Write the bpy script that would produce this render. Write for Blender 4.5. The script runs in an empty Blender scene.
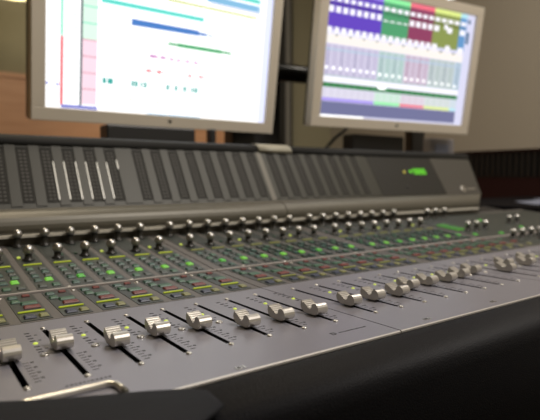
import bpy, bmesh, math, random
from mathutils import Vector, Matrix
random.seed(7)
S = 0.031                  # one channel pitch in metres
H = 0.80                   # height of the fader panel over the floor
GAP = 0.429                # extra pitch between groups of eight channels
scene = bpy.context.scene
C = scene.collection

def W(u, v, z):            # console units to metres
    return Vector((u*S, v*S, z*S+H))
def chan(i):
    return i+(i//8)*GAP

# ------------------------------------------------------------------ materials
def mat(name, col, rough=.5, metal=0., emit=None, es=0., spec=.5, bump=None, vary=None, coat=0.):
    m = bpy.data.materials.new(name); m.use_nodes = True
    nt = m.node_tree; b = nt.nodes['Principled BSDF']
    b.inputs['Base Color'].default_value = (*col, 1)
    b.inputs['Roughness'].default_value = rough
    b.inputs['Metallic'].default_value = metal
    b.inputs['Specular IOR Level'].default_value = spec
    b.inputs['Coat Weight'].default_value = coat
    if emit:
        b.inputs['Emission Color'].default_value = (*emit, 1)
        b.inputs['Emission Strength'].default_value = es
    if bump or vary:
        tc = nt.nodes.new('ShaderNodeTexCoord')
        n = nt.nodes.new('ShaderNodeTexNoise'); n.inputs['Detail'].default_value = 4
        nt.links.new(tc.outputs['Object'], n.inputs['Vector'])
        n.inputs['Scale'].default_value = (bump or vary)[0]
        if bump:
            bp = nt.nodes.new('ShaderNodeBump'); bp.inputs['Strength'].default_value = bump[1]
            bp.inputs['Distance'].default_value = .001
            nt.links.new(n.outputs['Fac'], bp.inputs['Height']); nt.links.new(bp.outputs['Normal'], b.inputs['Normal'])
        if vary:
            r = nt.nodes.new('ShaderNodeMapRange')
            r.inputs['To Min'].default_value = 1-vary[1]; r.inputs['To Max'].default_value = 1+vary[1]
            nt.links.new(n.outputs['Fac'], r.inputs['Value'])
            mx = nt.nodes.new('ShaderNodeVectorMath'); mx.operation = 'SCALE'
            mx.inputs[0].default_value = col
            nt.links.new(r.outputs['Result'], mx.inputs['Scale'])
            nt.links.new(mx.outputs['Vector'], b.inputs['Base Color'])
    return m

M = {}
M['panel'] = mat('fader panel paint', (.232, .226, .258), .36, .3, bump=(1500, .10), vary=(40, .06))
M['control'] = mat('control panel paint', (.115, .105, .098), .5, .2, bump=(1500, .08))
M['tray'] = mat('tray inlay', (.030, .036, .032), .42)
M['black'] = mat('black plastic', (.012, .012, .013), .45)
M['slot'] = mat('slot cavity', (.004, .004, .004), .8)
M['leather'] = mat('armrest leather', (.009, .0095, .012), .62, bump=(900, .4), spec=.14)
M['rest'] = mat('armrest vinyl', (.007, .007, .0088), .55, bump=(900, .4), spec=.14)
M['cap'] = mat('fader cap paint', (.53, .505, .465), .30, .6)
M['capdark'] = mat('fader cap stem', (.03, .03, .03), .5)
M['silver'] = mat('brushed silver', (.62, .60, .56), .3, .9)
M['edge'] = mat('light chamfer', (.42, .40, .37), .5, .2)
M['rod'] = mat('polished rod', (.75, .72, .64), .28, .9)
M['ball'] = mat('satin chrome', (.48, .47, .45), .32, 1.)
M['stem'] = mat('knob skirt', (.028, .026, .022), .3, .2)
M['rail'] = mat('rail paint', (.11, .102, .08), .42, .25)
M['face'] = mat('bridge face', (.030, .029, .0205), .5, .15, bump=(900, .06))
M['plate'] = mat('bridge end plate', (.066, .061, .051), .5, .2)
M['hood'] = mat('bridge hood', (.012, .012, .011), .65, spec=.2)
M['meter'] = mat('meter window', (.015, .0142, .011), .6, spec=.2)
M['meterdot'] = mat('meter segment', (.040, .037, .030), .6)
M['lit'] = mat('rib glint', (.7, .68, .6), .3, emit=(1., .95, .82), es=.26)  # glow stands in for reflections on the rib edges
M['window'] = mat('display window', (.020, .019, .016), .5, spec=.3)
M['green_led'] = mat('green digits', (.05, .3, .02), .4, emit=(.14, .66, .02), es=.8)
M['green_key'] = mat('lit green key', (.05, .25, .04), .4, emit=(.19, .50, .03), es=.62)
M['green_dim'] = mat('dim green key', (.05, .25, .04), .4, emit=(.08, .40, .03), es=.45)
M['green_scr'] = mat('green display', (.03, .15, .02), .3, emit=(.10, .45, .02), es=.55)
M['yellow'] = mat('yellow scribble strip', (.36, .44, .02), .45, emit=(.42, .52, .01), es=.20)
M['yellow_dim'] = mat('dim scribble strip', (.20, .21, .05), .5, emit=(.3, .32, .02), es=.12)
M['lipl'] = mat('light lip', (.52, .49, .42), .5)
M['seam'] = mat('seam paint', (.13, .122, .10), .45, .2)
M['seamcap'] = mat('seam cap', (.34, .32, .25), .5)
M['divider'] = mat('divider paint', (.33, .30, .28), .5)
M['amber'] = mat('amber lamp', (.4, .35, .05), .4, emit=(.6, .55, .08), es=.3)
M['lime'] = mat('lime lamp', (.4, .5, .05), .4, emit=(.50, .58, .10), es=.8)
M['k_dark'] = mat('grey green key', (.048, .062, .054), .42)
M['k_teal'] = mat('teal key', (.030, .082, .064), .42)
M['k_green'] = mat('green key', (.038, .105, .062), .42)
M['k_cream'] = mat('cream green key', (.20, .22, .12), .42)
M['k_red'] = mat('red key', (.15, .028, .022), .42)
M['k_navy'] = mat('navy key', (.026, .034, .065), .42)
M['k_olive'] = mat('olive key', (.20, .20, .075), .42)
M['ink'] = mat('printed ink', (.015, .015, .017), .6)
M['bezel'] = mat('monitor aluminium', (.70, .63, .52), .45, .15)
M['bside'] = mat('monitor dark side', (.05, .048, .035), .5)
M['tube'] = mat('black tube', (.010, .010, .011), .35)
M['bluecase'] = mat('grey equipment case', (.20, .19, .20), .5)
M['table'] = mat('dark table', (.007, .006, .007), .85, spec=.08)
M['paper'] = mat('paper', (.20, .22, .30), .8)
M['rack'] = mat('black rack', (.008, .007, .007), .5)
M['maroon'] = mat('maroon panel', (.020, .005, .005), .6, spec=.2)
M['postdark'] = mat('dark frame', (.018, .017, .014), .5)
M['poststrip'] = mat('metal strip', (.30, .29, .26), .4, .4)
M['shade'] = mat('lamp shade', (.9, .85, .6), .6, emit=(1., .88, .52), es=1.25)
M['white_lamp'] = mat('lamp glass', (.9, .9, .9), .5, emit=(.95, .95, 1.), es=3.)
M['carpet'] = mat('carpet', (.05, .045, .042), .95, bump=(300, .6), vary=(60, .3))
M['ceiling'] = mat('ceiling paint', (.42, .39, .34), .9, vary=(3, .05))
M['wall'] = mat('wall paint', (.31, .28, .18), .85, bump=(120, .25), vary=(2, .05))
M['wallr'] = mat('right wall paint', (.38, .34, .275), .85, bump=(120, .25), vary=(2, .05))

def wood(name, c1, c2):
    m = bpy.data.materials.new(name); m.use_nodes = True
    nt = m.node_tree; b = nt.nodes['Principled BSDF']; b.inputs['Roughness'].default_value = .42
    tc = nt.nodes.new('ShaderNodeTexCoord'); mp = nt.nodes.new('ShaderNodeMapping')
    mp.inputs['Scale'].default_value = (1.2, 1.2, 12)
    n = nt.nodes.new('ShaderNodeTexNoise'); n.inputs['Scale'].default_value = 3; n.inputs['Detail'].default_value = 6
    r = nt.nodes.new('ShaderNodeValToRGB')
    r.color_ramp.elements[0].position = .3; r.color_ramp.elements[0].color = (*c1, 1)
    r.color_ramp.elements[1].position = .7; r.color_ramp.elements[1].color = (*c2, 1)
    nt.links.new(tc.outputs['Object'], mp.inputs['Vector']); nt.links.new(mp.outputs['Vector'], n.inputs['Vector'])
    nt.links.new(n.outputs['Fac'], r.inputs['Fac']); nt.links.new(r.outputs['Color'], b.inputs['Base Color'])
    return m
M['wood'] = wood('orange wood', (.64, .32, .155), (.74, .40, .215))
M['floorwood'] = M['carpet']

# ------------------------------------------------------------------ mesh builder
class MB:
    def __init__(self):
        self.bm = bmesh.new(); self.mats = []
    def mi(self, m):
        if m not in self.mats: self.mats.append(m)
        return self.mats.index(m)
    def poly(self, pts, m):
        f = self.bm.faces.new([self.bm.verts.new(p) for p in pts]); f.material_index = self.mi(m); return f
    def hexa(self, p, m):            # p: 4 bottom + 4 top points, counter-clockwise from above
        vs = [self.bm.verts.new(q) for q in p]; k = self.mi(m)
        for q in ((3, 2, 1, 0), (4, 5, 6, 7), (0, 1, 5, 4), (1, 2, 6, 5), (2, 3, 7, 6), (3, 0, 4, 7)):
            f = self.bm.faces.new([vs[i] for i in q]); f.material_index = k
    def box(self, a, b, m, F=None):  # axis box in a frame F(x,y,z)->point
        F = F or (lambda x, y, z: Vector((x, y, z)))
        x0, y0, z0 = a; x1, y1, z1 = b
        self.hexa([F(x0, y0, z0), F(x1, y0, z0), F(x1, y1, z0), F(x0, y1, z0),
                   F(x0, y0, z1), F(x1, y0, z1), F(x1, y1, z1), F(x0, y1, z1)], m)
    def extrude(self, prof, x0, x1, m, F, smooth=False):   # closed profile (y,z) swept along x
        k = self.mi(m)
        a = [self.bm.verts.new(F(x0, y, z)) for y, z in prof]
        b = [self.bm.verts.new(F(x1, y, z)) for y, z in prof]
        n = len(prof)
        for i in range(n):
            j = (i+1) % n
            f = self.bm.faces.new((a[i], a[j], b[j], b[i])); f.material_index = k; f.smooth = smooth
        f = self.bm.faces.new(a[::-1]); f.material_index = k
        f = self.bm.faces.new(b); f.material_index = k
    def lathe(self, prof, c, ax, m, n=20, ex=None, mats=None):  # prof: (r, h) along axis ax from c
        ax = ax.normalized(); e1 = ax.orthogonal().normalized(); e2 = ax.cross(e1)
        rings = []
        for r, h in prof:
            if r < 1e-9: rings.append([self.bm.verts.new(c+ax*h)])
            else: rings.append([self.bm.verts.new(c+ax*h+(e1*math.cos(2*math.pi*i/n)+e2*math.sin(2*math.pi*i/n))*r) for i in range(n)])
        for q in range(len(rings)-1):
            A, B = rings[q], rings[q+1]; k = self.mi(mats[q] if mats else m)
            for i in range(n):
                j = (i+1) % n
                if len(A) == 1 and len(B) == 1: continue
                if len(A) == 1: f = self.bm.faces.new((A[0], B[j], B[i]))
                elif len(B) == 1: f = self.bm.faces.new((A[i], A[j], B[0]))
                else: f = self.bm.faces.new((A[i], A[j], B[j], B[i]))
                f.material_index = k; f.smooth = True
    def tube(self, pts, r, m, n=12):
        pts = [Vector(p) for p in pts]; rings = []; k = self.mi(m)
        up = Vector((0, 0, 1))
        for i, p in enumerate(pts):
            d = (pts[min(i+1, len(pts)-1)]-pts[max(i-1, 0)]).normalized()
            a = d.cross(up)
            if a.length < 1e-4: a = d.cross(Vector((0, 1, 0)))
            a.normalize(); b = a.cross(d)
            rings.append([self.bm.verts.new(p+(a*math.cos(2*math.pi*q/n)+b*math.sin(2*math.pi*q/n))*r) for q in range(n)])
        for A, B in zip(rings, rings[1:]):
            for q in range(n):
                f = self.bm.faces.new((A[q], A[(q+1) % n], B[(q+1) % n], B[q])); f.material_index = k; f.smooth = True
        for R_ in (rings[0][::-1], rings[-1]):
            f = self.bm.faces.new(R_); f.material_index = k
    def build(self, name, parent=None, origin=None, bevel=0, seg=2):
        bm = self.bm
        bmesh.ops.recalc_face_normals(bm, faces=bm.faces)
        if origin is None and parent is not None: origin = parent['_o'] if '_o' in parent else None
        if origin is None:
            n = len(bm.verts); origin = sum((v.co for v in bm.verts), Vector())/n
            origin = Vector((origin.x, origin.y, min(v.co.z for v in bm.verts)))
        origin = Vector(origin)
        for v in bm.verts: v.co -= origin
        me = bpy.data.meshes.new(name); bm.to_mesh(me); bm.free()
        for m in self.mats: me.materials.append(M[m])
        o = bpy.data.objects.new(name, me); C.objects.link(o)
        o.location = origin
        WO[o.name] = origin
        if parent is not None:
            o.parent = parent; o.location = origin-WO[parent.name]
        if bevel:
            b = o.modifiers.new('bevel', 'BEVEL'); b.width = bevel; b.segments = seg; b.limit_method = 'ANGLE'; b.angle_limit = .6
        return o
WO = {}
def child_copy(src, parent, wpos):
    c = src.copy(); C.objects.link(c); c.parent = parent
    c.location = Vector(wpos)-WO[parent.name]; WO[c.name] = Vector(wpos)
    return c
def empty(name, loc, label, cat, group=None):
    o = bpy.data.objects.new(name, None); C.objects.link(o); o.location = loc; WO[o.name] = Vector(loc)
    o.empty_display_size = .05
    o['label'] = label; o['category'] = cat
    if group: o['group'] = group
    return o
def tag(o, label, cat, group=None):
    o['label'] = label; o['category'] = cat
    if group: o['group'] = group
    return o
def struct(mb, name):
    o = mb.build(name); o['kind'] = 'structure'; return o

# ------------------------------------------------------------------ console
def sz(v):                 # height of the console surface at depth v
    if v <= 4.2: return 0.
    if v <= 7.05: return .0465*(v-4.2)
    return .13+.12*(v-7.05)
def SF(u, v, h):           # point h above the surface
    return W(u, v, sz(v)+h)
fn = math.hypot(1, 1.6)
def FF(u, t, h):           # point on the sloping bridge face, t along the slope, h out of it
    return W(u, 14.75+t/fn-h*1.6/fn, 2.19+t*1.6/fn+h/fn)

console = empty('mixing_console', W(12, 6, -26.0+.19), 'long grey mixing console with silver faders, ball-topped knobs and sloping meter bridge', 'mixing console')
UL, UR = -9.144, 40.6
b = MB()
b.extrude([(-1.45, -.35), (-1.45, -1.6), (2, -4.2), (18.4, -4.2), (18.4, 4.9), (16.7, 4.9), (14.9, 1.9), (14.6, .65), (13.7, .55), (7.2, -.12), (4.2, -.3)], UL+.1, 36.4, 'black', W)
b.extrude([(-1.45, -.35), (-1.45, -1.6), (2, -4.2), (16.8, -4.2), (16.8, 1.0), (13.7, .55), (7.2, -.12), (4.2, -.3)], 36.41, UR-.1, 'black', W)
chassis = b.build('chassis', console)
for u in (-7, 17, 38.5):
    b = MB(); b.box((u-.9, 3, -25.8), (u+.9, 14, -4.2), 'black', W); b.build('leg', console, bevel=.004)

FSTOP = [1.62, 1.77, 1.28, 1.47, 1.38, .85, .83, .74, .91, .96, .92, 1.34, 1.38, 1.36, 1.54, 1.72, 1.19, 1.85, 1.5, 2.05, 1.5, 1.3, 1.7, 1.4]
L = 3.36
# cap prototype ----------------------------------------------------
def cap_mesh():
    b = MB()
    pr = [(-.20, -.005), (.20, -.005), (.33, .07), (.365, .15), (.345, .245)]
    v, z = .325, .285
    for k in range(5):                                   # ribs stepping down to the finger hollow
        pr += [(v, z), (v-.030, z+.004), (v-.040, z-.030)]
        v -= .068; z -= .026+.005*k
    pr += [(-.045, .150), (-.075, .160)]
    for k in range(11):                                  # the round front roll
        a = math.radians(40+k*23)
        pr.append((-.205+.145*math.cos(a), .150+.145*math.sin(a)))
    b.extrude(pr, -.165, .165, 'cap', lambda x, y, z: Vector((x, y, z+.045))*S)
    b.box((-.03, -.15, -.12), (.03, .15, .05), 'capdark', lambda x, y, z: Vector((x, y, z))*S)
    return b
capsrc = None; ledsrc = None; scrsrc = None; ringsrc = None
fader_panels = {}
for k in (-1, 0, 1, 2):
    u0 = 8.429*k-.715+.018; u1 = 8.429*(k+1)-.715-.018
    if k == 2: u1 = 40.6
    n = 8
    ch = [8*k+j for j in range(8)]
    xs = [u0]
    for c in ch: xs += [chan(c)-.06, chan(c)+.06]
    xs.append(u1)
    ys = [-1.5, .03, L, 4.19]
    b = MB()
    vs = [[b.bm.verts.new(W(x, y, 0)) for x in xs] for y in ys]
    vb = [[b.bm.verts.new(W(x, y, -.09)) for x in xs] for y in ys]
    ip = b.mi('panel'); isl = b.mi('slot'); isv = b.mi('silver')
    hole = lambda i, j: (0 <= j < 3 and 0 <= i < len(xs)-1 and j == 1 and i % 2 == 1)
    inside = lambda i, j: 0 <= j < 3 and 0 <= i < len(xs)-1
    for j in range(3):
        for i in range(len(xs)-1):
            if hole(i, j): continue
            f = b.bm.faces.new((vs[j][i], vs[j][i+1], vs[j+1][i+1], vs[j+1][i])); f.material_index = ip
            f = b.bm.faces.new((vb[j][i], vb[j+1][i], vb[j+1][i+1], vb[j][i+1])); f.material_index = ip
            for (di, dj, e) in ((-1, 0, ((j, i), (j+1, i))), (1, 0, ((j, i+1), (j+1, i+1))), (0, -1, ((j, i), (j, i+1))), (0, 1, ((j+1, i), (j+1, i+1)))):
                if not inside(i+di, j+dj) or hole(i+di, j+dj):
                    (p, q), (r, s) = e
                    f = b.bm.faces.new((vs[p][q], vs[r][s], vb[r][s], vb[p][q]))
                    f.material_index = isl if inside(i+di, j+dj) else ip
    fp = b.build('fader_panel', console, origin=W((u0+u1)/2, 1.3, -.09)); fader_panels[k] = fp
    # bright chamfered front edge
    b = MB(); b.extrude([(-1.5, -.08), (-1.525, -.06), (-1.525, -.02), (-1.5, .002)], u0, u1, 'edge', W)
    b.build('front_edge', fp)
    # printed scale and level dots of each channel
    for c in ch:
        if c < 0: continue
        cu = chan(c); b = MB()
        for q in range(8):
            vv = 1.25-q*.155
            b.box((cu+.16, vv-.012, 0), (cu+.27, vv+.012, .004), 'ink', W)
            if q % 2 == 0: b.box((cu+.30, vv-.03, 0), (cu+.36, vv+.03, .004), 'ink', W)
        for q, vv in enumerate((3.28, 3.06, 2.84, 2.62, 2.18, 1.96, 1.78)):
            b.box((cu+.55, vv-.026, 0), (cu+.66, vv+.026, .006), 'ink', W)
            if q in (1, 3, 5): b.box((cu+.72, vv-.02, 0), (cu+.78, vv+.02, .004), 'ink', W)
        b.build('printed_scale', fp)
    for c in ch:
        if c < 0 or c > 22: continue
        cu = chan(c)
        if capsrc is None:
            capsrc = cap_mesh().build('fader_cap', fp, origin=(0, 0, 0), bevel=.00025)
            capsrc.location = W(cu, FSTOP[c], 0)-WO[fp.name]; WO[capsrc.name] = W(cu, FSTOP[c], 0)
            m = MB(); m.lathe([(.055, 0), (.055, .012), (.03, .03), (0, .033)], Vector(), Vector((0, 0, 1)), 'lime', 10)
            for v_ in m.bm.verts: v_.co *= S
            ledsrc = m.build('level_lamp', fp, origin=(0, 0, 0)); w = W(cu+.62, 2.40, 0)
            ledsrc.location = w-WO[fp.name]; WO[ledsrc.name] = w
            m = MB(); m.lathe([(.062, 0), (.062, .02), (.045, .035), (.02, .038), (.018, .02), (0, .02)], Vector(), Vector((0, 0, 1)), 'silver', 12)
            for v_ in m.bm.verts: v_.co *= S
            scrsrc = m.build('screw', fp, origin=(0, 0, 0)); w = W(cu, -.075, 0)
            scrsrc.location = w-WO[fp.name]; WO[scrsrc.name] = w
            m = MB(); m.lathe([(.085, 0), (.085, .03), (.062, .034), (.060, .012), (.03, .02), (0, .022)], Vector(), Vector((0, 0, 1)), 'silver', 16, mats=['silver', 'silver', 'silver', 'panel', 'panel'])
            for v_ in m.bm.verts: v_.co *= S
            ringsrc = m.build('round_button', fp, origin=(0, 0, 0)); w = W(cu+.62, 1.52, 0)
            ringsrc.location = w-WO[fp.name]; WO[ringsrc.name] = w
        else:
            child_copy(capsrc, fp, W(cu, FSTOP[c], 0))
            child_copy(ledsrc, fp, W(cu+.62, 2.40, 0))
            child_copy(scrsrc, fp, W(cu, -.075, 0))
            child_copy(ringsrc, fp, W(cu+.62, 1.52, 0))
        child_copy(scrsrc, fp, W(cu, L+.11, 0))
    if k >= 0:
        for uu in (3.43, 3.43+5.58, 12.04):
            pass
# small square fittings along the front edge of the panels
for k, uu, vv in ((0, 3.43, -1.34), (1, 9.01, -1.25), (1, 12.04, -1.2)):
    b = MB(); b.box((uu-.10, vv-.06, 0), (uu+.02, vv+.06, .012), 'silver', W); b.box((uu-.075, vv-.038, .0121), (uu-.005, vv+.038, .016), 'ink', W)
    b.box((uu+.06, vv-.07, 0), (uu+.09, vv+.07, .012), 'silver', W)
    b.build('panel_fitting', fader_panels[k])
# maker's line of tiny print
b = MB()
b.box((6.20, -.86, 0), (6.23, -.72, .004), 'ink', W); b.box((6.23, -.86, 0), (6.30, -.835, .004), 'ink', W)
b.box((6.23, -.745, 0), (6.30, -.72, .004), 'ink', W); b.box((6.30, -.84, 0), (6.33, -.74, .004), 'ink', W)
x = 6.42
while x < 7.25:
    w = random.uniform(.03, .06); b.box((x, -.825, 0), (x+w, -.79+random.choice((0, .015)), .004), 'ink', W); x += w+.018
b.build('printed_name', fader_panels[0])
b = MB(); x = .55
while x < 1.3:
    w = random.uniform(.03, .06); b.box((x, -.36, 0), (x+w, -.31, .004), 'ink', W); x += w+.03
b.build('printed_name', fader_panels[0])

# control panels -----------------------------------------------------
def add_top(b, u, v, w, d, h, m, h0=0.):
    b.box((u-w/2, v-d/2, h0), (u+w/2, v+d/2, h0+h), m, SF)
src = {}
def piece(name, key, parent, c_u, v, w, d, h, m, bevel=.0003, h0=.02):
    """a key cap; the first of a kind is modelled, the rest share its mesh"""
    sl = .0465 if v < 7.05 else .12
    pos = SF(c_u, v, h0)
    if key not in src:
        b = MB()
        F = lambda x, y, z: Vector((x, y, z+y*sl))*S
        x0, x1, y0, y1 = -w/2, w/2, -d/2, d/2; i_ = min(w, d)*.14
        b.hexa([F(x0, y0, 0), F(x1, y0, 0), F(x1, y1, 0), F(x0, y1, 0), F(x0+i_, y0+i_, h), F(x1-i_, y0+i_, h), F(x1-i_, y1-i_, h), F(x0+i_, y1-i_, h)], m)
        o = b.build(name, parent, origin=(0, 0, 0), bevel=bevel, seg=1)
        o.location = pos-WO[parent.name]; WO[o.name] = pos; src[key] = o
    else:
        child_copy(src[key], parent, pos)

def knob_mesh(hh):
    b = MB()
    pr = [(0, 0), (.21, 0), (.21, .035), (.17, .06), (.13, .09), (.12, hh-.33), (.15, hh-.27)]
    ms = ['stem']*6
    r = .19; cz = hh-r
    for k in range(1, 12):
        a = math.radians(-50+k*140/11.)
        pr.append((max(r*math.cos(a), 0) if k < 11 else 0, cz+r*math.sin(a) if k < 11 else hh)); ms.append('ball')
    b.lathe([(q*S, h*S) for q, h in pr], Vector(), Vector((0, -.08, 1)), 'ball', 20, mats=ms)
    return b
def knob(key, parent, u, v, hh):
    pos = SF(u, v, .01)
    if key not in src:
        o = knob_mesh(hh).build('encoder_knob', parent, origin=(0, 0, 0)); o.location = pos-WO[parent.name]; WO[o.name] = pos; src[key] = o
    else: child_copy(src[key], parent, pos)

cps = {}
dull = []
for k in (-1, 0, 1, 2, 3):
    u0 = 8.429*k-.715+.02; u1 = 8.429*(k+1)-.715-.02
    if k == 3: u1 = UR
    b = MB()
    # body follows the bent surface
    b.extrude([(4.215, -.1), (4.215, 0), (6.98, sz(6.98)), (6.98, sz(6.98)-.12)], u0, u1, 'control', W)
    b.extrude([(7.02, sz(7.05)-.12), (7.02, sz(7.05)), (13.15 if k < 3 else 13.6, sz(13.15)), (13.15 if k < 3 else 13.6, sz(13.15)-.3)], u0, u1, 'control', W)
    cp = b.build('control_panel', console, origin=W((u0+u1)/2, 8, 0)); cps[k] = cp
    if k < 0: continue
    # light dividing strip between the two halves
    b = MB(); b.box((u0, 7.02, .0), (u1, 7.12, .045), 'divider', SF); b.build('divider_strip', cp)
    if k < 3:
        for j in range(8):
            c = 8*k+j; cu = chan(c)+.05
            b = MB()
            b.box((cu-.37, 4.32, .0), (cu+.37, 6.9, .014), 'tray', SF)
            b.box((cu-.39, 7.2, .0), (cu+.39, 13.0, .014), 'tray', SF)
            b.build('channel_tray', cp)
            for s_, vv in ((0, 7.22), (0, 6.78)):
                if c % 2 == 0:
                    u_ = cu+.5; w = SF(u_, vv, 0)
                    child_copy(scrsrc, cp, w)
            # lower half keys
            piece('teal_key', 'k1', cp, cu-.2, 6.60, .26, .26, .05, 'k_teal')
            piece('red_key', 'k2', cp, cu+.16, 6.70, .22, .16, .05, 'k_red')
            piece('green_key', 'k3', cp, cu-.2, 6.15, .26, .26, .05, 'k_green')
            piece('cream_key', 'k5', cp, cu+.10, 5.88, .44, .26, .05, 'k_cream' if c % 3 else 'k_green')
            piece('red_key', 'k6', cp, cu+.10, 5.48, .44, .24, .05, 'k_red')
            piece('scribble_strip', 'y1' if k == 0 else 'y1b', cp, cu-.0, 5.05, .66, .06, .04, 'yellow' if k == 0 else 'yellow_dim')
            piece('navy_key', 'k7', cp, cu-.12, 4.60, .30, .26, .05, 'k_navy')
            piece('olive_key', 'k8', cp, cu+.21, 4.60, .24, .26, .05, 'k_olive')
            # upper half keys
            rows = (7.55, 8.62, 9.05, 9.48)
            for q, vv in enumerate(rows):
                for du in (-.2, .2):
                    dull.append((k, cu+du, vv, (c*7+q*3+(du > 0)) % 4))
            dull.append((k, cu-.2, 8.15, 1))
            litm = ('g', 'green_key') if c % 5 != 3 else ('g2', 'green_dim')
            piece('lit_green_key', litm[0], cp, cu+.12, 8.15, .25, .27, .06, litm[1])
            piece('scribble_strip', 'y2' if k == 0 else 'y2b', cp, cu, 10.02, .62, .075, .04, 'yellow' if k == 0 else 'yellow_dim')
            knob('kb', cp, cu, 10.72, .56)
            knob('ka', cp, cu, 12.80, .70)
            piece('indicator_lamp', 'l1' if c in (2, 7, 9) or c % 3 == 2 else 'l0', cp, cu+(-.26 if c % 3 else .22), 11.05, .12, .14, .05,
                  'lime' if c in (2, 7, 9) or c % 3 == 2 else 'k_green')
# dull keys of the upper half: the hundred nearest as keys, the rest as one
dull.sort(key=lambda d: (d[1]+1.6)**2+(d[2]+9.3)**2)
kc = ('k_dark', 'k_teal', 'k_dark', 'k_green')
for (k, u, v, m) in dull[:96]:
    piece('function_key', 'd%d' % m, cps[k], u, v, .25, .26, .05, kc[m])
b = MB()
for (k, u, v, m) in dull[96:]:
    b.box((u-.115, v-.12, .02), (u+.115, v+.12, .065), kc[m], SF)
o = b.build('function_keys', console); o['kind'] = 'stuff'

# master section, right end ------------------------------------------
cp = cps[3]
b = MB()
b.box((24.9, 4.4, 0), (UR-.6, 6.8, .012), 'tray', SF)
b.box((24.9, 7.3, 0), (UR-.6, 12.9, .012), 'tray', SF)
b.build('channel_tray', cp)
b = MB(); b.box((25.35, 9.1, .014), (26.2, 10.6, .05), 'green_scr', SF)
for q in range(6):
    b.box((25.4+q*.13, 9.2, .05), (25.46+q*.13, 10.5, .055), 'k_green', SF)
b.build('green_display', cp)
for (u, v) in ((26.14, 8.96), (26.95, 8.9), (27.95, 8.95), (31.94, 9.66), (32.95, 9.68), (26.46, 6.3), (27.42, 6.3), (28.4, 6.3), (29.3, 6.27), (28.0, 5.45)):
    knob('kb', cp, u, v, .56)
for (u, v) in ((26.85, 12.5), (27.75, 12.5), (28.7, 12.5)):
    knob('ka', cp, u, v, .70)
for q in range(9):
    for (v, m, key) in ((6.4, 'k_green', 'k3'), (5.6, 'k_red', 'k6'), (4.75, 'k_olive', 'k8')):
        if 25.4+q*.95 < 26.2 or v < 6.2 and q > 2:
            piece({'k3': 'green_key', 'k6': 'red_key', 'k8': 'olive_key'}[key], key, cp, 25.3+q*.95, v, .3, .3, .05, m)
for (u, v) in ((25.3, 7.9), (30.5, 10.9), (31.2, 8.4), (27.5, 7.6)):
    piece('lit_green_key', 'g2', cp, u, v, .27, .32, .06, 'green_dim')
for q in range(8):
    piece('function_key', 'd%d' % (q % 4), cp, 33.5+(q % 4)*.9, 5.6+(q//4)*1.3, .25, .26, .05, kc[q % 4])

# rolled rail under the meters ----------------------------------------
def rail(u0, u1):
    b = MB()
    pr = [(13.22, .80), (13.16, 1.12), (13.20, 1.22), (13.32, 1.25), (13.42, 1.20)]
    for q in range(9):
        a = math.radians(200-q*13.5)
        pr.append((14.55+.98*math.cos(a), 1.52+.70*math.sin(a)))
    pr += [(14.78, 2.215), (15.1, 2.19), (15.1, .9)]
    def RW(x, y, z):
        return W(x+((y-14.75)*(1.8 if y < 14.75 else .45) if x > 30 else 0), y, z)
    b.extrude(pr, u0, u1, 'rail', RW)
    return b
rail(UL, 15.98).build('rolled_rail', console, bevel=.0004)
rail(16.02, 36.7).build('rolled_rail', console, bevel=.0004)
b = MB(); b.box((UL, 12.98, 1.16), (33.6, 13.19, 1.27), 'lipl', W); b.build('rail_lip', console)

# meter bridge ----------------------------------------------------------
T1 = 1.85*fn               # slope length of the face
def RK(x, y, z): return W(x+((y-14.75)*.45 if x > 30 else 0), y, z)
bridges = []
for (u0, u1) in ((UL, 15.98), (16.02, 36.75)):
    b = MB()
    b.extrude([(14.80, 2.05), (14.75, 2.19), (16.60, 5.15), (16.75, 5.15), (18.3, 5.0), (18.3, 2.05)], u0, u1, 'face', RK)
    br = b.build('meter_bridge', console, origin=W((u0+u1)/2, 16, 2)); bridges.append(br)
    b = MB()
    b.extrude([(16.50, 5.00), (16.47, 5.20), (16.62, 5.42), (16.95, 5.54), (17.6, 5.56), (18.4, 5.40), (18.4, 4.9), (16.9, 4.9)], u0, u1, 'hood', RK, True)
    b.build('hood', br)
def FR(br, name, u0, u1, t0, t1, h, m, h0=0.002):
    b = MB(); b.box((u0, t0, h0), (u1, t1, h0+h), m, FF); return b.build(name, br)
# seam post with a pale cap
b = MB(); b.box((15.80, .02, .0), (16.14, T1-.02, .05), 'seam', FF); b.build('seam_strip', bridges[0], bevel=.0004)
b = MB(); b.extrude([(16.42, 5.06), (16.40, 5.25), (16.6, 5.47), (17.0, 5.60), (17.3, 5.61), (17.3, 5.5), (16.9, 5.3)], 16.02, 18.5, 'seamcap', W, True)
b.build('seam_cap', bridges[1])
for c in range(0, 24):
    cu = chan(c)-.07; br = bridges[0] if c < 16 else bridges[1]
    b = MB()
    b.box((cu-.25, .30, .002), (cu+.25, T1-.25, .02), 'meter', FF)
    for q in range(14):
        for du in (-.09, .09):
            t = .42+q*.195; b.box((cu+du-.055, t, .02), (cu+du+.055, t+.09, .026), 'meterdot', FF)
    col = b.build('meter_column', br)
    b = MB(); b.box((cu+.27, .12, .0), (cu+.73 if c % 8 != 7 else cu+1.15, T1-.15, .035), 'face', FF); b.build('meter_rib', br, bevel=.0005)
    if c in (4, 5, 6, 7):  # reflections along the column edges, built as thin glowing strips
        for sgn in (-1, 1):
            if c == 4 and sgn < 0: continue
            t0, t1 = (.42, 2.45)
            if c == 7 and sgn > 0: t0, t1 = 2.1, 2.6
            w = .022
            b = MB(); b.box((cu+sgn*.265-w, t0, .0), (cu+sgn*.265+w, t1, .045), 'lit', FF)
            b.build('rib_glint_strip', br)
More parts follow.
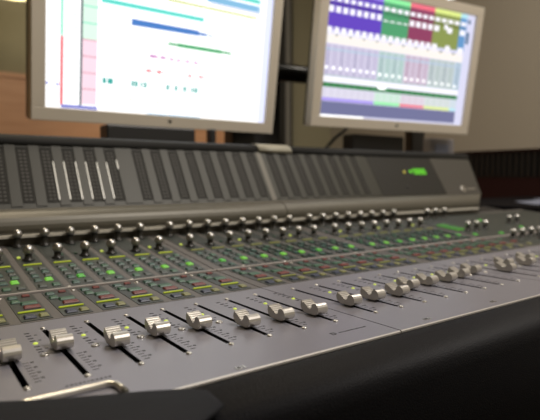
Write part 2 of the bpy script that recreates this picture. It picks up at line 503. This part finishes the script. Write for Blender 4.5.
# display window and end plate
br = bridges[1]
FR(br, 'display_window', 25.2, 32.1, .12, T1-.12, .02, 'window')
b = MB()
x = 29.45
for w in (.18,):
    b.box((x-.35, 1.98, .023), (x-.12, 2.22, .035), 'green_led', FF)
for q in range(4):
    X = 29.55+q*.36
    for (a0, a1, t0, t1) in ((0, .32, 1.86, 1.92), (0, .32, 2.06, 2.13), (0, .32, 2.27, 2.34), (0, .07, 1.86, 2.34), (.25, .32, 1.86, 2.34)):
        b.box((X+a0, t0, .023), (X+a1, t1, .035), 'green_led', FF)
b.build('green_readout', br)
b = MB(); b.lathe([(.13*S, 0), (.13*S, .03*S), (0, .06*S)], FF(28.5, 2.05, .02), FF(0, 0, 1)-FF(0, 0, 0), 'amber', 14); b.build('amber_lamp', br)
b = MB(); b.lathe([(.12*S, 0), (.12*S, .03*S), (0, .05*S)], FF(28.0, .75, .02), FF(0, 0, 1)-FF(0, 0, 0), 'black', 14); b.build('push_button', br)
b = MB(); b.box((32.2, .04, .002), (36.6, T1-.04, .032), 'plate', lambda x, t, h: FF(x+(t/fn*.45 if x > 35 else 0), t, h)); b.build('end_plate', br)
b = MB(); ax = FF(0, 0, 1)-FF(0, 0, 0)
b.lathe([(.30*S, 0), (.30*S, .03*S), (.24*S, .045*S), (0, .045*S)], FF(34.6, .52, .03), ax, 'silver', 24)
b.box((34.55, .40, .07), (34.72, .64, .078), 'plate', FF)
x = 35.1
while x < 36.2:
    w = random.uniform(.06, .11); b.box((x, .45, .032), (x+w, .57, .040), 'silver', FF); x += w+.04
b.build('emblem', br)

# padded armrest ---------------------------------------------------------
b = MB()
pr = [(-1.56, -.30), (-1.56, -.06), (-1.66, -.03), (-1.9, -.035), (-2.25, -.07), (-2.5, -.12), (-2.66, -.21), (-2.76, -.36), (-2.80, -.6), (-2.80, -1.4), (-2.70, -3.4), (-1.8, -4.4), (-1.5, -1.65)]
b.extrude(pr, UL, UR, 'rest', W, True)
b.build('armrest', console)
# bright rod with bent end
b = MB()
pts = [W(-1.6, -.76, .055), W(-.6, -.76, .055), W(.6, -.76, .055), W(1.08, -.765, .055), W(1.17, -.79, .055), W(1.235, -.86, .055), W(1.26, -.98, .05), W(1.27, -1.18, .048)]
b.tube(pts, .056*S, 'rod', 14)
b.lathe([(.001, 0), (.055*S, 0), (.055*S, .13*S), (.03*S, .15*S), (0, .15*S)], W(1.27, -1.12, .05), Vector((0, -1, 0)), 'rail', 14)
tag(b.build('metal_rod'), 'bright silver metal rod with bent dull end lying on front edge of console', 'rod')
# soft black pad in the near left corner
b = MB()
out = [(-5.5, .0), (-1.2, -.15), (-.47, -.60), (.29, -1.02), (1.09, -1.36), (1.6, -1.58), (2.13, -1.86), (2.35, -2.1), (2.3, -2.7), (1.2, -3.3), (-1.5, -4.0), (-5.5, -4.0)]
n = len(out); cx = sum(p[0] for p in out)/n; cy = sum(p[1] for p in out)/n
lay = []
for (sc, z) in ((.97, -.02 if 0 else .015), (1., .06), (.99, .10), (.95, .125), (.6, .14)):
    lay.append([b.bm.verts.new(W(cx+(x-cx)*sc, cy+(y-cy)*sc, z)) for x, y in out])
ki = b.mi('leather')
for A, B in zip(lay, lay[1:]):
    for i in range(n):
        f = b.bm.faces.new((A[i], A[(i+1) % n], B[(i+1) % n], B[i])); f.smooth = True
b.bm.faces.new(lay[0][::-1]); b.bm.faces.new(lay[-1])
tag(b.build('wrist_pad'), 'soft black wrist pad lying over near left corner of console', 'pad')

# ------------------------------------------------------------------ monitors
def monitor(O, X, tilt, label, kind, Wd=17.5):
    O = W(*O); X = Vector(X).normalized(); nrm = Vector((X.y, -X.x, 0))
    U = Vector((0, 0, 1))*math.cos(tilt)+nrm*math.sin(tilt)
    N = X.cross(U)                       # towards the viewer
    if N.y > 0: N = -N
    F = lambda s, t, d: O+(X*s+U*t+N*d)*S
    root = empty('computer_monitor', F(8.75, 0, -1.0), label, 'monitor', None)
    b = MB()
    Hh, bz = 11.15, .80
    bb = .80
    # aluminium frame as four bars with a rounded outer edge
    b.box((0, 0, -.9), (Wd, bb, 0), 'bezel', F); b.box((0, Hh-bz, -.9), (Wd, Hh, 0), 'bezel', F)
    b.box((0, bb, -.9), (bz, Hh-bz, 0), 'bezel', F); b.box((Wd-bz, bb, -.9), (Wd, Hh-bz, 0), 'bezel', F)
    b.build('bezel', root, bevel=.0012)
    b = MB(); b.box((.03, .03, -1.2 if kind == 'mix' else -1.7), (Wd-.03, Hh-.03, -.91), 'bside', F); b.build('back_shell', root, bevel=.002)
    # screen with its picture
    b = MB()
    x0, x1, y0, y1 = bz-.02, Wd-bz+.02, bb-.02, Hh-bz+.02
    return root, b, F, (x0, x1, y0, y1)
def smat(name, col, es=1.):
    if name not in M:
        m = bpy.data.materials.new(name); m.use_nodes = True; nt = m.node_tree
        p = nt.nodes['Principled BSDF']; p.inputs['Base Color'].default_value = (.02, .02, .02, 1); p.inputs['Roughness'].default_value = .4
        p.inputs['Emission Color'].default_value = (*col, 1); p.inputs['Emission Strength'].default_value = es
        M[name] = m
    return name
WH = smat('screen white', (1., 1., 1.), 1.35)
def px(b, F, s0, s1, t0, t1, m, d):
    b.box((s0, t0, -.24), (s1, t1, -.24+d*.004), m, F)

# left: arrangement window
root1, b, F1, (x0, x1, y0, y1) = monitor((4.80, 23.72, 6.955), (1, 0, 0), math.radians(8.5), 'left silver monitor showing coloured audio tracks on a white window', 'edit')
b.box((x0, y0, -.3), (x1, y1, -.24), WH, F1)
pinkl = smat('scr pink pale', (1., .74, .85), 1.05); grnl = smat('scr green pale', (.76, .98, .84), 1.05)
red = smat('scr red', (.95, .12, .16), .95); grn = smat('scr green', (.28, .85, .62), 1.)
gry = smat('scr grey line', (.12, .16, .18), .8); teal = smat('scr teal', (.12, .78, .68), 1.0); blue = smat('scr blue', (.06, .22, .62), 1.)
dgrn = smat('scr dark green', (.05, .48, .17), .9); ylg = smat('scr yellow green', (.62, .70, .04), .85); vio = smat('scr violet', (.28, .30, .78), .9)
mag = smat('scr magenta', (.62, .15, .55), .9); pnk = smat('scr pink dash', (.92, .50, .60), .85); dteal = smat('scr deep teal', (.03, .50, .45), .85)
olv = smat('scr olive', (.5, .5, .12), .9); sky = smat('scr sky', (.25, .55, .82), 1.0); lgr = smat('scr light grey', (.78, .76, .86), 1.2)
px(b, F1, 1.66, 1.80, 5.02, 10.35, grn, 2); px(b, F1, 1.66, 1.82, .98, 5.0, red, 2)
px(b, F1, 2.80, 2.93, .98, 10.35, gry, 2)
t = 1.12; q = 0
while t < 10.2:
    px(b, F1, 2.93, 3.83, t, t+.90, pinkl if t < 4.9 else grnl, 1)
    px(b, F1, 2.93, 3.83, t+.90, t+.98, (mag if 0 else pnk) if t < 4.9 else grn, 2)
    for r_ in range(2):
        for s_ in range(5):
            px(b, F1, 1.95+s_*.15, 2.05+s_*.15, t+.28+r_*.22, t+.36+r_*.22, pnk if t < 4.9 else grn, 2)
    t += .98
px(b, F1, 1.72, 3.9, .82, 1.03, vio, 3); px(b, F1, 7.2, 11.2, .80, .87, sky, 3)
px(b, F1, .80, 1.0, 2.14, 2.28, vio, 2); px(b, F1, 1.42, 1.6, 2.10, 2.24, vio, 2)
px(b, F1, 4.03, 11.05, 7.33, 7.60, teal, 2)
b.hexa([F1(5.95, 6.30, -.24), F1(10.7, 6.36, -.24), F1(10.7, 6.70, -.24), F1(5.95, 6.70, -.24), F1(5.95, 6.30, -.23), F1(10.7, 6.36, -.23), F1(10.7, 6.70, -.23), F1(5.95, 6.70, -.23)], blue)
px(b, F1, 10.7, 11.3, 6.42, 6.60, blue, 2); px(b, F1, 11.3, 11.8, 6.47, 6.55, blue, 2)
px(b, F1, 8.5, 13.4, 5.46, 5.62, dgrn, 2); px(b, F1, 9.2, 12.6, 5.42, 5.66, dgrn, 3)
px(b, F1, 8.3, 15.32, 8.24, 8.36, ylg, 2)
px(b, F1, 11.2, 15.6, 8.72, 9.15, sky, 2); px(b, F1, 11.5, 15.6, 8.55, 8.70, lgr, 2); px(b, F1, 4.0, 15.6, 9.3, 9.6, teal, 2)
s = 4.1
while s < 11.9:
    w = random.uniform(.1, .3); px(b, F1, s, s+w, 4.50, 4.57, pnk, 2); px(b, F1, s+.05, s+w+.1, 4.25, 4.30, pnk, 2)
    px(b, F1, s+.02, s+w, 3.58, 3.65, pnk, 2); s += w+random.uniform(.12, .4)
for (s0, s1, t0) in ((7.25, 7.75, 4.53), (8.0, 8.35, 4.53), (8.7, 8.85, 4.5), (9.2, 9.35, 4.5), (9.9, 10.1, 4.5), (10.5, 10.7, 4.5)):
    px(b, F1, s0, s1, t0-.03, t0+.13, mag, 3)
for (s0, s1, t0) in ((7.05, 7.35, 3.57), (7.8, 8.1, 3.57), (10.1, 10.3, 3.57), (11.0, 11.2, 3.57)):
    px(b, F1, s0, s1, t0-.03, t0+.14, red, 3)
for (s0, s1) in ((4.20, 4.42), (4.52, 4.86), (6.08, 6.24), (6.30, 6.50), (6.70, 6.80), (6.92, 7.10), (8.52, 8.72), (9.14, 9.32), (9.78, 9.98), (10.38, 10.52), (10.62, 10.86)):
    px(b, F1, s0, s1, 2.52, 2.86, dteal, 3)
for s_ in (5.95, 7.85): px(b, F1, s_, s_+.2, 1.62, 1.70, olv, 3)
px(b, F1, 15.42, 15.48, .9, 10.35, lgr, 2); px(b, F1, 16.1, 16.2, .9, 10.35, lgr, 2); px(b, F1, 16.2, 16.72, .80, 10.35, smat('scr pale blue', (.72, .76, 1.), 1.2), 2)
b.build('screen', root1)
# right: mixer window
root2, b, F2, (x0, x1, y0, y1) = monitor((24.22, 21.38, 7.50), (.99254615, -.12186934, 0), math.radians(8.5), 'right silver monitor showing a mixer window with purple, green, red and olive channels', 'mix', 17.3)
F2 = (lambda G: lambda s, t, d: G(.80+(s-1.05)*.985, t, d))(F2); x0, x1 = 1.03, 17.0
base = smat('scr lilac', (.78, .78, 1.), .95)
b.box((x0, y0, -.3), (x1, y1, -.24), base, F2)
groups = [(1.05, 6.4, (.12, .05, .55), (.80, .74, 1.), (.42, .32, .95)), (6.4, 9.25, (.07, .36, .16), (.62, .85, .82), (.30, .95, .40)),
          (9.25, 12.05, (.28, .04, .12), (.82, .66, .84), (.95, .18, .25)), (12.05, 15.2, (.26, .32, .08), (.68, .80, .80), (.80, .92, .28)), (15.2, 16.05, (.12, .32, .62), (.62, .80, .95), (.5, .85, .95))]
strips = 0.712
dkg = smat('scr meter green', (.04, .30, .09), .9); greyb = smat('scr slate', (.20, .21, .40), .85); dot = smat('scr dot', (1., 1., 1.), 1.5)
whb = smat('scr white band', (.95, .93, 1.), 1.1); cream = smat('scr cream', (1., .95, .90), 1.0); dk = smat('scr dark dash', (.05, .12, .06), .5)
for gi, (s0, s1, cd, cl, cb) in enumerate(groups):
    md = smat('scr g%d dark' % gi, cd, 1.); ml = smat('scr g%d light' % gi, cl, .74); mbr = smat('scr g%d bar' % gi, cb, 1.)
    mdk = smat('scr g%d darker' % gi, tuple(c*.45 for c in cd), 1.)
    px(b, F2, s0, s1, 7.55, 10.0, md, 1); px(b, F2, s0, s1, 10.0, 10.34, mbr, 2)
    px(b, F2, s0, s1, 7.25, 7.55, md, 1)
    px(b, F2, s0, s1, 6.3, 7.0, cream, 1)
    px(b, F2, s0, s1, 3.95, 6.25, ml, 1)
    px(b, F2, s0, s1, 3.45, 3.9, whb, 1)
    px(b, F2, s0, s1, 3.05, 3.40, dkg, 1)
    px(b, F2, s0, s1, 2.22, 3.0, smat('scr g%d foot' % gi, tuple(.6*c+.4 for c in cl) if gi != 1 else (.75, 1., .85), .85), 1)
    px(b, F2, s0, s1, 2.02, 2.24, mbr, 2)
    n = max(1, round((s1-s0)/strips)); w = (s1-s0)/n
    for q in range(n):
        a = s0+q*w
        for (t0, t1) in ((9.35, 9.65), (8.55, 9.0), (7.05, 7.5)):
            if gi in (3,) and t0 < 9 and q % 2: continue
            if gi == 1 and t0 == 8.55: t1 = 8.65
            px(b, F2, a+.12, a+w-.10, t0, t1, whb, 2)
        px(b, F2, a+.05, a+w-.05, 9.05, 9.3, mdk, 1)
        px(b, F2, a+.3, a+w-.22, 6.85, 6.98, dk if q % 2 else lgr, 2)
        px(b, F2, a, a+.05, 3.95, 6.25, lgr, 2); px(b, F2, a+w*.55, a+w*.62, 4.1, 6.0, md if gi == 2 else greyb, 2) if q % 2 == 0 else None
        px(b, F2, a+.22, a+.44, 4.38-.08*(gi), 4.62-.08*(gi), dot, 3)
        px(b, F2, a+.15, a+.35, 3.14, 3.32, dk, 2)
        px(b, F2, a, a+.04, 2.25, 3.0, lgr, 2)
    px(b, F2, s0, s1, 5.8, 5.95, smat('scr steel', (.50, .62, .78), 1.), 2); px(b, F2, s0, s1, 3.88, 3.96, smat('scr steel2', (.45, .62, .62), .9), 2)
px(b, F2, 1.05, 16.05, .95, 1.98, greyb, 1); px(b, F2, 1.05, 5.5, .80, .95, dot, 1)
px(b, F2, 16.2, 16.5, 9.6, 9.95, mdk, 2); px(b, F2, 16.15, 16.5, 7.9, 8.9, mdk, 2); px(b, F2, 13.35, 13.75, 8.8, 9.2, whb, 3)
px(b, F2, 6.7, 7.5, 3.25, 3.6, dot, 3)
b.build('screen', root2)
# little dark fruit mark under each screen
for root, F, s in ((root1, F1, 8.80), (root2, F2, 9.0)):
    b = MB(); ax = F(0, 0, 1)-F(0, 0, 0)
    for (ds, dt, r) in ((-.055, .02, .085), (.055, .02, .085), (-.03, -.05, .075), (.03, -.05, .075)):
        b.lathe([(r*S, 0), (r*S, .012*S), (0, .014*S)], F(s+ds, .42+dt, 0), ax, 'bside', 14)
    b.box((s-.01, .54, 0), (s+.06, .60, .012), 'bside', F)
    b.build('maker_mark', root)

# ------------------------------------------------------------------ behind the console
def bx(name, a, c, m, bevel=.003):
    b = MB(); b.box(a, c, m, W); return b.build(name, bevel=bevel)
# stand carrying both monitors: desk behind console, posts and cross tube
DZ = -1.5
b = MB(); b.box((-8, 18.9, DZ-.8), (43.5, 29.5, DZ), 'table', W)
desk = empty('back_desk', W(18, 24, -25.8), 'low dark desk hidden behind the console, under the monitors', 'desk')
b.build('desktop', desk)
for (u, v) in ((-7, 19.6), (42.6, 19.6), (-7, 28.8), (42.6, 28.8)):
    b = MB(); b.box((u-.6, v-.6, -25.8), (u+.6, v+.6, DZ-.8), 'table', W); b.build('leg', desk)
st = empty('monitor_stand', W(21, 26, DZ), 'black tubular stand with a crossbar running between the two monitors', 'stand')
b = MB(); b.tube([W(12, 25.9, 12.1), W(42, 25.9, 12.75)], .74*S, 'tube', 20); b.build('crossbar', st)
b = MB(); b.box((20.1, 26.0, DZ), (24.8, 27.0, 21), 'tube', W); b.build('post', st, bevel=.003)
b = MB(); b.box((40.9, 25.2, DZ), (42.9, 26.2, 13.2), 'tube', W); b.build('post', st, bevel=.003)
for (u, v) in ((13.5, 25.2), (32.5, 24.0)):
    b = MB(); b.tube([W(u, 26.0, 12.3), W(u, v, 12.3)], .8*S, 'tube', 16); b.build('mounting_arm', st)
b = MB(); b.hexa([W(19.9, 26.0, DZ), W(27.6, 26.0, DZ), W(27.6, 27.6, DZ), W(19.9, 27.6, DZ), W(20.1, 26.2, 8.1), W(24.7, 26.2, 8.1), W(24.7, 27.4, 8.1), W(20.1, 27.4, 8.1)], 'tube')
b.build('foot', st, bevel=.003)
tag(bx('equipment_box', (8.57, 21.6, DZ), (14.47, 23.0, 6.75), 'black'), 'wide black box behind console under the left monitor', 'box')
tag(bx('equipment_upright', (15.95, 22.2, DZ), (16.4, 22.9, 6.9), 'black'), 'narrow black upright between two orange wood gaps under the left monitor', 'upright')
tag(bx('loudspeaker', (29.3, 21.9, DZ), (35.7, 23.2, 7.2), 'black'), 'black speaker box behind console under the right monitor', 'speaker')
b = MB(); b.tube([W(27.0, 24, DZ+.14), W(27.1, 24, 2.5), W(27.4, 24, 4.8), W(28.04, 24, 5.97), W(29.18, 24, 6.96), W(30.24, 24, 7.6), W(31.2, 24, 8.4)], .14*S, 'tube')
tag(b.build('black_cable'), 'black cable curving up behind the right monitor lower left corner', 'cable')
t = empty('grey_equipment_unit', W(40, 23, DZ), 'grey box with pale top corner behind console right of the speaker', 'equipment')
b = MB(); b.box((39.0, 21.5, DZ), (42.6, 22.4, 7.25), 'bluecase', W); b.build('case', t, bevel=.004)
b = MB(); b.box((39.6, 21.42, 5.9), (41.6, 21.49, 6.7), 'paper', W); b.build('label_plate', t)

# dark side table right of the console with papers
t = empty('side_table', W(60, 24, -25.8), 'dark glossy side table right of the console', 'table')
b = MB(); b.box((44.5, 8, .2), (70.5, 29, .85), 'table', W); b.build('tabletop', t, bevel=.003)
for (u, v) in ((45.5, 9), (69, 9), (45.5, 28), (69, 28)):
    b = MB(); b.box((u-.7, v-.7, -25.8), (u+.7, v+.7, .2), 'table', W); b.build('leg', t)
F = lambda x, y, z: W(x, y, z)
b = MB(); q = [(49, 16.6), (54.5, 17.0), (59, 21.6), (53, 21.0)]
b.hexa([F(x, y, .855) for x, y in q]+[F(x, y, .90) for x, y in q], 'paper')
tag(b.build('paper_sheet'), 'pale blue paper nearer the console on dark side table', 'paper')
b = MB(); q = [(56, 18.2), (62, 18.6), (68, 24.0), (61.5, 23.4)]
b.hexa([F(x, y, .855) for x, y in q]+[F(x, y, .90) for x, y in q], 'paper')
tag(b.build('paper_sheet'), 'pale blue paper farther right on dark side table', 'paper')

# black slatted rack along the right wall
t = empty('slatted_rack', W(73, 36, -25.8), 'black slatted rack above a maroon panel against the right wall', 'rack')
b = MB(); b.box((71.6, 16, 3.5), (74.8, 52, 7.3), 'rack', W)
for q in range(40):
    v = 16.4+q*.9; b.box((71.1, v, 3.7), (71.6, v+.35, 7.1), 'rack', W)
b.build('slatted_front', t)
b = MB(); b.box((71.0, 15.8, 7.3), (74.8, 52.2, 7.6), 'maroon', W); b.build('top_board', t)
b = MB(); b.box((71.3, 16, -25.8), (74.8, 52, 3.5), 'maroon', W); b.build('lower_panel', t)

# ------------------------------------------------------------------ the room
u0, u1, v0, v1, zf, zc = -55, 75, -75, 75, -25.8, 60
b = MB(); b.box((u0-2, v0-2, zf-1), (u1+2, v1+2, zf), 'carpet', W); struct(b, 'floor')
b = MB(); b.box((u0-2, v0-2, zc), (u1+2, v1+2, zc+1), 'ceiling', W); struct(b, 'ceiling')
b = MB(); b.box((u0-2, v1, zf), (u1+2, v1+2, zc), 'wall', W); struct(b, 'wall_back')
b = MB(); b.box((u0-2, v0-2, zf), (u1+2, v0, zc), 'wall', W); struct(b, 'wall_front')
b = MB(); b.box((u0-2, v0, zf), (u0, v1, zc), 'wall', W); struct(b, 'wall_left')
b = MB(); b.box((u1, v0, zf), (u1+2, v1, zc), 'wallr', W); struct(b, 'wall_right')
# orange wood wainscot on the back wall, left of the frame
b = MB(); b.box((u0, v1-1.0, zf), (57.5, v1-.02, 18.4), 'wood', W); b.box((u0, v1-1.2, 18.0), (57.5, v1-.02, 18.7), 'wood', W); struct(b, 'trim_1')
# dark door frame with a pale metal strip
b = MB(); b.box((57.6, 73.0, zf), (61.2, 74.98, zc-.02), 'postdark', W); b.box((62.5, 73.4, zf), (63.2, 74.98, zc-.02), 'postdark', W); struct(b, 'trim_2')
b = MB(); b.box((61.22, 73.2, zf), (62.48, 74.98, zc-.02), 'poststrip', W); struct(b, 'trim_3')

# wall lamp at the upper left
t = empty('wall_lamp', W(9.5, 55, 27), 'cream shaded lamp glowing above wood wall, behind left monitor', 'lamp')
b = MB(); c = W(9.8, 57, 24.4)
b.lathe([(1.6*S, 0), (3.0*S, .3*S), (6.0*S, 8*S), (5.9*S, 8*S), (2.9*S, .5*S), (1.5*S, .2*S)], c, Vector((0, 0, 1)), 'shade', 28); b.build('lamp_shade', t)
b = MB(); b.lathe([(0, 0), (.5*S, 0), (.5*S, 34*S), (0, 34*S)], W(9.8, 57, 26), Vector((0, 0, 1)), 'tube', 12); b.build('rod', t)
# small round lamp above the right monitor
t = empty('spot_lamp', W(52, 30, 60), 'small white lamp glowing just above the right monitor', 'lamp')
c = W(51.3, 28.3, 24.3)
b = MB(); b.lathe([(0, 0), (.6*S, .1*S), (.9*S, .6*S), (.9*S, 1.0*S), (.5*S, 1.5*S), (0, 1.6*S)], c, Vector((0, 0, 1)), 'white_lamp', 20); b.build('bulb', t)
b = MB(); b.lathe([(.25*S, 0), (.25*S, 34*S)], c+Vector((0, 0, 1.5*S)), Vector((0, 0, 1)), 'tube', 10); b.build('hanging_rod', t)

# ------------------------------------------------------------------ lights (ceiling lamps of the room, plus one added fill)
def area(name, u, v, z, sx, sy, power, col, target=None):
    l = bpy.data.lights.new(name, 'AREA'); l.shape = 'RECTANGLE'; l.size = sx; l.size_y = sy; l.energy = power; l.color = col
    o = bpy.data.objects.new(name, l); C.objects.link(o); o.location = W(u, v, z)
    d = (W(*target)-o.location) if target else Vector((0, 0, -1))
    o.rotation_euler = d.to_track_quat('-Z', 'Y').to_euler()
    return o
area('ceiling_light_front', 30, -22, 58, .5, .35, 34, (1., .93, .86))
area('ceiling_light_back', 8, 34, 58, .5, .4, 14, (1., .84, .62))
area('fill_light_far', 45, -60, 58, .5, .4, 15, (1., .92, .84))  # unseen lamp added to brighten surfaces that face the front
area('ceiling_light_right', 58, 8, 58, .4, .4, 9, (1., .92, .80))
w = bpy.data.worlds.new('world'); w.use_nodes = True; scene.world = w
w.node_tree.nodes['Background'].inputs['Color'].default_value = (.9, .85, .75, 1)
w.node_tree.nodes['Background'].inputs['Strength'].default_value = .02

# ------------------------------------------------------------------ camera
R = ((0.812998723, -0.58226483, -0.000862909), (-0.037160304, -0.050406726, -0.998037211), (0.581078471, 0.811435043, -0.062617742))
cam = bpy.data.cameras.new('camera'); co = bpy.data.objects.new('camera', cam); C.objects.link(co)
mw = Matrix(((R[0][0], -R[1][0], -R[2][0]), (R[0][1], -R[1][1], -R[2][1]), (R[0][2], -R[1][2], -R[2][2]))).to_4x4()
mw.translation = W(-1.612901672, -9.327692891, 3.539751805)
co.matrix_world = mw
cam.sensor_fit = 'HORIZONTAL'; cam.sensor_width = 36; cam.lens = 516.585/540*36
cam.clip_start = .01
cam.dof.use_dof = True; cam.dof.focus_distance = 13.0*S; cam.dof.aperture_fstop = 7.5
scene.camera = co
scene.view_settings.view_transform = 'Standard'; scene.view_settings.look = 'None'
scene.view_settings.gamma = 1; scene.view_settings.use_curve_mapping = False
scene.view_settings.exposure = 0.0
